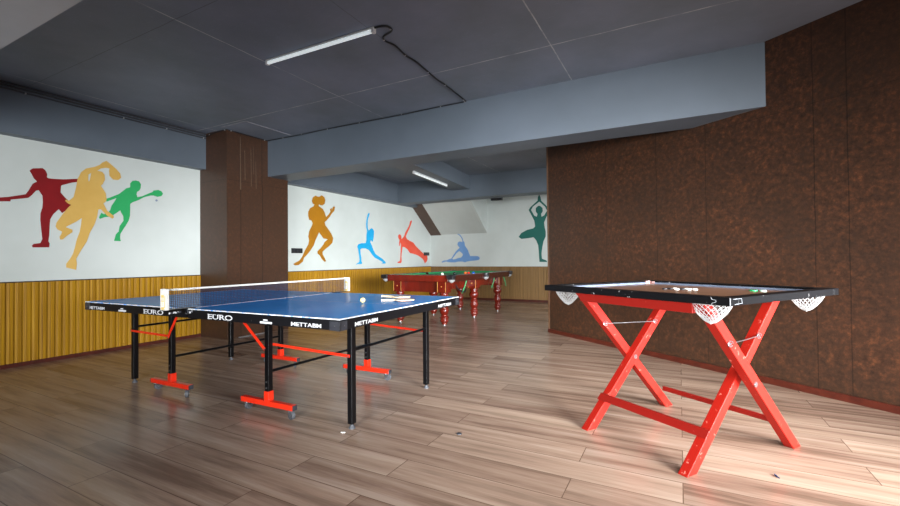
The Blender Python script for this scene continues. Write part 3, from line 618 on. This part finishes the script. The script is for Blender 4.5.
# bat and ball
tag(MB().ball((-2.135, 2.60, TZ+.020), .020, 18).build('table_tennis_ball', m_var('ball_cream', srgb(240, 205, 120), srgb(250, 222, 150), 8, .35)), 'small cream yellow ball resting on the blue table', 'ball')
def bat(x, y, ang, z, tilt, label):
    t = empty('table_tennis_bat', (x, y, z), ang, label, 'bat', None); t.rotation_euler = (0, tilt, ang)
    def blade(r, z0, z1):
        pts = [(r*math.cos(k*math.pi/14)*1.02+.155, r*math.sin(k*math.pi/14)) for k in range(-11, 12)] + [(.075, .014), (.075, -.014)]
        return MB().prism(pts, lambda a, b, d: (a, b, z0+d), z1-z0)
    blade(.076, .0022, .0082).build('blade', M_wood, t)
    blade(.0745, .0083, .0105).build('rubber_sheet', M_rubberglare, t)
    blade(.0745, .0001, .0021).build('rubber_sheet', m_var('dark_red_rubber', srgb(120, 40, 36), srgb(140, 50, 44), 9, .4), t)
    MB().hexa([(-.02, -.015, -.002), (.085, -.012, -.002), (.085, .012, -.002), (-.02, .015, -.002), (-.02, -.015, .0135), (.085, -.012, .0125), (.085, .012, .0125), (-.02, .015, .0135)]).build('handle', M_wood, t, .003)
    MB().box(-.026, -.0195, -.0155, .0155, -.003, .0145).build('handle_end', M_white, t, .002)
bat(-2.17, 2.93, math.radians(4), TZ+.0165, 0, 'pale wooden bat whose handle points left, rear one of two on the blue table')
bat(-2.05, 2.765, math.radians(31), TZ+.0032, 0, 'pale wooden bat with a white handle end, nearer one of two on the blue table')
# ------------------------------------------------------------------ carrom style pool table on a folding red trestle
A_T = math.radians(-34.5)
CT = empty('carrom_table', (.0075, 2.90, 0), A_T, 'square black framed board game table with white corner nets on red crossed legs', 'board game table')
# board frame, slightly turned against the trestle
br = math.radians(1.3); bc = Vector((.0075, 2.90)); BC = Vector((-.016, 3.02)) - bc
BC = (BC.x*math.cos(-A_T) - BC.y*math.sin(-A_T), BC.x*math.sin(-A_T) + BC.y*math.cos(-A_T))
LA, LB, ZT, ZL = .603, .535, .875, .838
def bp(x, y, z): return (BC[0] + x*math.cos(br) - y*math.sin(br), BC[1] + x*math.sin(br) + y*math.cos(br), z)
def bbox(mb, x0, x1, y0, y1, z0, z1):
    return mb.hexa([bp(x0, y0, z0), bp(x1, y0, z0), bp(x1, y1, z0), bp(x0, y1, z0), bp(x0, y0, z1), bp(x1, y0, z1), bp(x1, y1, z1), bp(x0, y1, z1)])
RW = .062
bbox(MB(), -LA, LA, -LB, -LB+RW, ZL, ZT).build('frame_rail', M_blackwood, CT, .003)
bbox(MB(), -LA, LA, LB-RW, LB, ZL, ZT).build('frame_rail', M_blackwood, CT, .003)
bbox(MB(), -LA, -LA+RW, -LB+RW, LB-RW, ZL, ZT).build('frame_rail', M_blackwood, CT, .003)
bbox(MB(), LA-RW, LA, -LB+RW, LB-RW, ZL, ZT).build('frame_rail', M_blackwood, CT, .003)
bbox(MB(), -LA+RW-.01, LA-RW+.01, -LB+RW-.01, LB-RW+.01, ZL+.002, ZL+.012).build('playing_surface', M_board, CT)
ZP = ZL + .012
M_lin = m_var('pale_metal_liner', srgb(86, 96, 114), srgb(108, 118, 136), 20, .3)
for b in ((-LA+RW, LA-RW, -LB+RW, -LB+RW+.006), (-LA+RW, LA-RW, LB-RW-.006, LB-RW), (-LA+RW, -LA+RW+.006, -LB+RW, LB-RW), (LA-RW-.006, LA-RW, -LB+RW, LB-RW)):
    bbox(MB(), *b, ZP, ZT-.012).build('inner_liner', M_lin, CT)
mb = bbox(MB(), -LA+RW+.0, -LA+RW+.05, LB-RW-.012, LB-RW-.006, ZP, ZT-.004); bbox(mb, -LA+RW, -LA+RW+.012, LB-RW-.05, LB-RW, ZP, ZT-.002)
mb.build('joint_bracket', m_chipped('worn_bracket', srgb(150, 110, 104), srgb(235, 235, 235), .55, .4, 60), CT)
for sx in (-1, 1):
    for sy in (-1, 1):
        cx_, cy_ = sx*(LA-RW-.042), sy*(LB-RW-.042); p = bp(cx_, cy_, ZP+.0006)
        MB().lathe([(.038, 0), (.038, .0012)], p, 24).build('pocket_hole', M_leather, CT)
        # knotted string bag under the corner
        near = sx > 0 and sy < 0; q_ = bp(sx*(LA-(.118 if near else .108)), sy*(LB-(.052 if near else .112)), ZL); kk = 1 if near else .84; ky = .48 if near else .84; n, rows = 20, 9
        prof = [(.098, 0), (.092, -.014), (.083, -.030), (.073, -.046), (.061, -.062), (.048, -.077), (.035, -.090), (.022, -.100), (.010, -.105)]
        vs = []; fs = []
        for j, (r, z) in enumerate(prof):
            for k in range(n):
                a = 2*math.pi*(k+.5*(j % 2))/n; vs.append((q_[0]+r*kk*math.cos(a), q_[1]+r*ky*math.sin(a), q_[2]+z*.86))
        me_t = MB()
        seg = lambda a, b, r: me_t.tube([a, b], r, 4, False)
        for j in range(rows-1):
            for k in range(n):
                A = vs[j*n+k]
                for dk in ((0, -1) if j % 2 == 0 else (0, 1)): seg(A, vs[(j+1)*n+(k+dk) % n], .0015)
        for k in range(n): seg(vs[k], vs[(k+1) % n], .0026)
        for k in range(n):   # second finer layer of crossing threads
            for j in (2, 5): seg(vs[j*n+k], vs[j*n+(k+1) % n], .0009)
        me_t.lathe([(.002, -.114), (.008, -.110), (.007, -.100), (.002, -.096)], (q_[0], q_[1], q_[2]+.018), 8)
        me_t.build('pocket_net', M_string, CT)
# scratched repair marks near the nearest corner
mb = MB(); y = -LB-.0008
for a, b in (((.518, .874), (.520, .865)), ((.520, .865), (.538, .861)), ((.538, .861), (.541, .853)), ((.541, .853), (.522, .846)), ((.522, .846), (.521, .840))):
    mb.bar(bp(a[0], y, a[1]), bp(b[0], y, b[1]), .0015, .002)
mb.bar(bp(LA-.002, y, .840), bp(LA-.002, y, .874), .0015, .004, (1, 0, 0))
x = LA+.0008
for a, b in (((-.515, .869), (-.45, .869)), ((-.45, .869), (-.445, .848)), ((-.445, .848), (-.505, .845))): mb.bar(bp(x, a[0], a[1]), bp(x, b[0], b[1]), .0015, .0016)
mb.build('chipped_mark', m_var('bare_chip', srgb(120, 124, 128), srgb(150, 152, 156), 30, .5), CT)

# trestle
def sheared(s0, s1, nb0, nb1, nt0, nt1, z0=0, z1=.836):
    return MB().hexa([(s0, nb0, z0), (s1, nb0, z0), (s1, nb1, z0), (s0, nb1, z0), (s0, nt0, z1), (s1, nt0, z1), (s1, nt1, z1), (s0, nt1, z1)])
for s0 in (-.428, .345):            # outer frame: feet at the wall side, tops at the near side
    l = sheared(s0, s0+.050, .366, .440, -.425, -.349).build('leg', M_redwood, CT, .003)
for s0 in (-.380, .262):            # inner frame: feet at the near side
    l = sheared(s0, s0+.050, -.436, -.360, .388, .464).build('leg', M_redwood, CT, .003)
mb = MB()
for s_ in (-.330, .395):
    mb.disc((s_+.0018, 0, .405), (1, 0, 0), .014, .004, 12).disc((s_+.003, 0, .405), (1, 0, 0), .007, .008, 8)
mb.build('pivot_bolt', M_steel, CT)
nf = lambda z: -.436 + .824*z/.836   # near face of inner legs
MB().hexa([(-.385, nf(.158)-.014, .158), (.316, nf(.158)-.014, .158), (.316, nf(.158)-.0005, .158), (-.385, nf(.158)-.0005, .158),
           (-.385, nf(.192)-.014, .192), (.316, nf(.192)-.014, .192), (.316, nf(.192)-.0005, .192), (-.385, nf(.192)-.0005, .192)]).build('stretcher', M_darkred, CT, .002)
MB().box(-.385, .345, .338, .356, .118, .148).build('stretcher', M_darkred, CT, .002)
MB().box(-.385, .345, -.425, -.395, .788, .836).build('top_rail', M_darkred, CT, .002)
MB().box(-.330, .262, .425, .455, .775, .836).build('top_rail', M_darkred, CT, .002)
# wires tying each pair of legs, with hooks
for sA, sB in ((-.378, -.329), (.396, .313)):
    MB().tube([(sA, -.215, .632), ((sA+sB)/2, .01, .626), (sB, .20, .622)], .0028, 6).build('tie_wire', M_steel, CT)
    mb = MB()
    for s_, n_, z_ in ((sA, -.215, .632), (sB, .20, .622)):
        mb.tube([(s_+.002, n_+.020*math.cos(t*math.pi/4), z_+.014*math.sin(t*math.pi/4)) for t in range(8)], .003, 5).disc((s_+.001, n_, z_), (1, 0, 0), .007, .006, 8)
    mb.build('wire_hook', M_steel, CT)

# pieces lying on the board
M_cw = m_var('coin_white', srgb(222, 220, 212), srgb(236, 234, 228), 30, .4); M_ck = m_var('coin_black', srgb(28, 28, 32), srgb(40, 40, 44), 30, .35)
def coin(x, y, M, label, group, r=.0155, z=ZP, h=.008, name='carrom_coin'):
    wv = CT.matrix_basis @ Vector(bp(x, y, z))
    o = MB().lathe([(r-.001, 0), (r, .001), (r, h-.001), (r-.001, h)], (0, 0, 0), 18).build(name, M); o.location = wv
    return tag(o, label, 'game piece', group)
# cluster centre in board space
def to_board(wx_, wy_):
    d = Vector((wx_, wy_)) - Vector((-.016, 3.02)); a = -(A_T + br); return d.x*math.cos(a)-d.y*math.sin(a), d.x*math.sin(a)+d.y*math.cos(a)
r2 = random.Random(3)
wmix = [(-.085, 3.09, 0), (-.05, 3.105, 0), (-.018, 3.09, 1), (.016, 3.10, 0), (.05, 3.095, 1), (.085, 3.10, 1), (-.066, 3.132, 0), (-.03, 3.140, 1), (.003, 3.135, 0), (.036, 3.138, 1), (.068, 3.130, 0)]
for x_, y_, w_ in wmix:
    bx_, by_ = to_board(x_, y_)
    coin(bx_, by_, M_cw if w_ else M_ck, 'white disc piece in the cluster on the board' if w_ else 'black disc piece in the cluster on the board', 'white pieces on the board' if w_ else 'black pieces on the board')
bx_, by_ = to_board(.385, 3.11); coin(bx_, by_, m_var('striker_green', srgb(20, 140, 80), srgb(30, 160, 95), 30, .3), 'green disc piece apart from the cluster, left of the pale one', None, .022, name='striker')
bx_, by_ = to_board(.432, 3.10); coin(bx_, by_, m_var('striker_pale', srgb(170, 210, 190), srgb(200, 226, 210), 30, .3), 'pale disc piece beside the green one near the right corner', None, .018, name='striker')

# ------------------------------------------------------------------ snooker table
SN = empty('snooker_table', (-3.7213, 7.1289, 0), math.radians(-1.5118), 'mahogany snooker table with green cloth and turned legs in the back room', 'snooker table')
SW, SL, ST = .665, 1.22, .804
def seg_y(a, b): return (a, b)
pk = .062                                              # half gap at pockets
rails = [('y', -1, -SL+pk*1.3, -pk), ('y', -1, pk, SL-pk*1.3), ('y', 1, -SL+pk*1.3, -pk), ('y', 1, pk, SL-pk*1.3), ('x', -1, -SW+pk*1.3, SW-pk*1.3), ('x', 1, -SW+pk*1.3, SW-pk*1.3)]
for ax_, sg, a, b in rails:
    o0, o1, i1 = (SW, SW-.085, SW-.125) if ax_ == 'y' else (SL, SL-.085, SL-.125)
    p0, p1 = sorted((sg*o0, sg*o1)); c0, c1 = sorted((sg*o1, sg*i1))
    R, Q = MB(), MB()
    if ax_ == 'y':
        R.box(p0, p1, a, b, ST-.105, ST); Q.hexa([(sg*o1, a, ST-.03), (sg*o1, b, ST-.03), (sg*i1, b-.03, ST-.03), (sg*i1, a+.03, ST-.03), (sg*o1, a, ST-.004), (sg*o1, b, ST-.004), (sg*i1, b-.03, ST-.008), (sg*i1, a+.03, ST-.008)])
    else:
        R.box(a, b, p0, p1, ST-.105, ST); Q.hexa([(a, sg*o1, ST-.03), (b, sg*o1, ST-.03), (b-.03, sg*i1, ST-.03), (a+.03, sg*i1, ST-.03), (a, sg*o1, ST-.004), (b, sg*o1, ST-.004), (b-.03, sg*i1, ST-.008), (a+.03, sg*i1, ST-.008)])
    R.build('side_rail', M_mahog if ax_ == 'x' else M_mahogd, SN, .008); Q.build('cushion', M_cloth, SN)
MB().box(-SW+.09, SW-.09, -SL+.09, SL-.09, ST-.075, ST-.034).build('cloth_bed', M_cloth, SN)
ia = .40
MB().box(-ia, ia, -SL+.165, -SL+.20, .52, ST-.08).box(-ia, ia, SL-.20, SL-.165, .52, ST-.08).box(-ia-.02, -ia+.015, -SL+.2, SL-.2, .56, ST-.08).box(ia-.015, ia+.02, -SL+.2, SL-.2, .56, ST-.08).build('apron', M_mahog, SN, .004)
gold = m_var('brass_inlay', srgb(190, 130, 60), srgb(214, 160, 84), 20, .3)
prof = [(.036, 0), (.040, .012), (.034, .022), (.044, .030), (.052, .042), (.056, .058), (.050, .075), (.044, .085), (.056, .094), (.062, .106), (.056, .118), (.044, .128), (.040, .158), (.050, .165), (.056, .19), (.062, .22), (.058, .245), (.046, .262), (.054, .272), (.058, .284), (.050, .296), (.040, .306), (.038, .325), (.052, .342), (.064, .37), (.068, .40), (.060, .43), (.046, .45), (.056, .462), (.060, .475), (.052, .49), (.052, .50)]
prof = [(r*1.28, z) for r, z in prof]
for lx in (-.43, .43):
    for ly in (-1.07, 0, 1.07):
        lg = MB().lathe(prof, (lx, ly, .02), 20).build('leg', M_mahog, SN)
        MB().box(lx-.082, lx+.082, ly-.082, ly+.082, .52, ST-.075).build('leg_block', M_mahog, lg, .006)
        MB().box(lx-.078, lx-.070, ly-.0835, ly-.082, .53, .72).box(lx+.070, lx+.078, ly-.0835, ly-.082, .53, .72).disc((lx, ly-.083, .62), (0, 1, 0), .010, .004, 10).build('brass_inlay', gold, lg)
        MB().lathe([(.022, 0), (.022, .022)], (lx, ly, 0), 14).build('leveller', M_steel, lg)
for sx in (-1, 1):
    for sy in (-1, 0, 1):
        cx_ = sx*(SW-(.028 if sy else -.005)); cy_ = sy*(SL-.028)
        pkt = MB().lathe([(.052, -.078), (.060, -.05), (.064, -.012), (.066, .002), (.050, .004), (.046, -.04), (.044, -.058)], (cx_, cy_, ST), 18).build('pocket', M_leather, SN)
        MB().lathe([(.056, -.070), (.052, -.082), (.040, -.098), (.024, -.110), (.010, -.118), (.004, -.122)][::-1], (cx_, cy_, ST), 12).build('pocket_net', M_string, pkt)
        if sy: MB().box(cx_-.055, cx_+.055, cy_+sy*.052-.012, cy_+sy*.052+.012, ST-.06, ST-.003).build('pocket_leather', M_leather, pkt, .004)
inv = SN.matrix_basis.inverted()
def ls(p): return inv @ Vector(p)
for a, b in (((-3.09, 6.399, .70), (-3.09, 6.229, .508)), ((-3.09, 7.613, .70), (-3.09, 7.462, .51)), ((-3.09, 8.086, .70), (-3.09, 8.221, .502))):
    A, B = ls(a), ls(b); MB().bar(A, (A+B)/2+Vector((0, .015, 0)), .004, .022, (0, 1, 0)).bar((A+B)/2+Vector((0, .015, 0)), B, .004, .020, (0, 1, 0)).build('hanging_ribbon', M_ribbon, SN)
MB().tube(smooth([ls(p) for p in ((-3.05, 5.93, .66), (-3.04, 5.98, .60), (-3.04, 6.08, .555), (-3.05, 6.25, .525), (-3.09, 6.36, .56))], 4), .011, 6).build('ball_return_cord', M_cable, SN)
balls = [((-3.60, 6.50), srgb(240, 238, 225), 'white ball on the green snooker cloth'), ((-3.56, 6.88), srgb(22, 22, 24), 'black ball on the green snooker cloth'),
         ((-3.44, 7.08), srgb(238, 110, 40), 'orange ball on the green cloth beside the red ball'), ((-3.385, 7.10), srgb(214, 30, 24), 'red ball on the green cloth between the orange and blue balls'), ((-3.31, 7.14), srgb(24, 84, 190), 'blue ball on the green snooker cloth')]
for (x_, y_), c_, lb in balls:
    o = MB().ball((0, 0, 0), .027, 16).build('snooker_ball', mat('ball_'+lb.split()[0], c_, .12, coat=.4)); o.location = (x_, y_, ST-.034+.027); tag(o, lb, 'ball', None)

# ------------------------------------------------------------------ bits on the floor
c = MB().box(-.22, .22, -.012, .012, 0, .012).build('metal_strip', M_strip); c.location = (XC+.034, 4.12, 0); c.rotation_euler = (0, 0, math.radians(90)); tag(c, 'dull metal strip lying at the foot of the brown column', 'strip')
def scrap(name, x, y, rz, sx, sy, h, M, label, cat):
    pts = [(math.cos(k*math.pi/4)*sx*(1+.25*math.sin(k*2.3)), math.sin(k*math.pi/4)*sy*(1+.25*math.cos(k*1.7))) for k in range(8)]
    o = MB().prism(pts, lambda a, b, d: (a, b, .0005+d+.15*a*a/max(sx, .01)), h).build(name, M); o.location = (x, y, 0); o.rotation_euler = (0, 0, rz); tag(o, label, cat)
scrap('paper_scrap', -1.83, 2.035, .4, .014, .006, .004, M_white, 'tiny white paper scrap beside the nearest black table leg', 'scrap')
scrap('plastic_sliver', .398, 2.568, 1.9, .022, .004, .003, m_var('blue_plastic', srgb(40, 60, 110), srgb(60, 84, 140), 9, .4), 'small blue plastic sliver on the floor below the red crossed legs', 'scrap')
o = MB().lathe([(.016, 0), (.016, .004), (.012, .006)], (0, 0, 0), 12).build('bottle_cap', M_plastic); o.location = (-1.19, 2.34, 0); tag(o, 'dark round cap lying on the open floor between the tables', 'bottle cap')
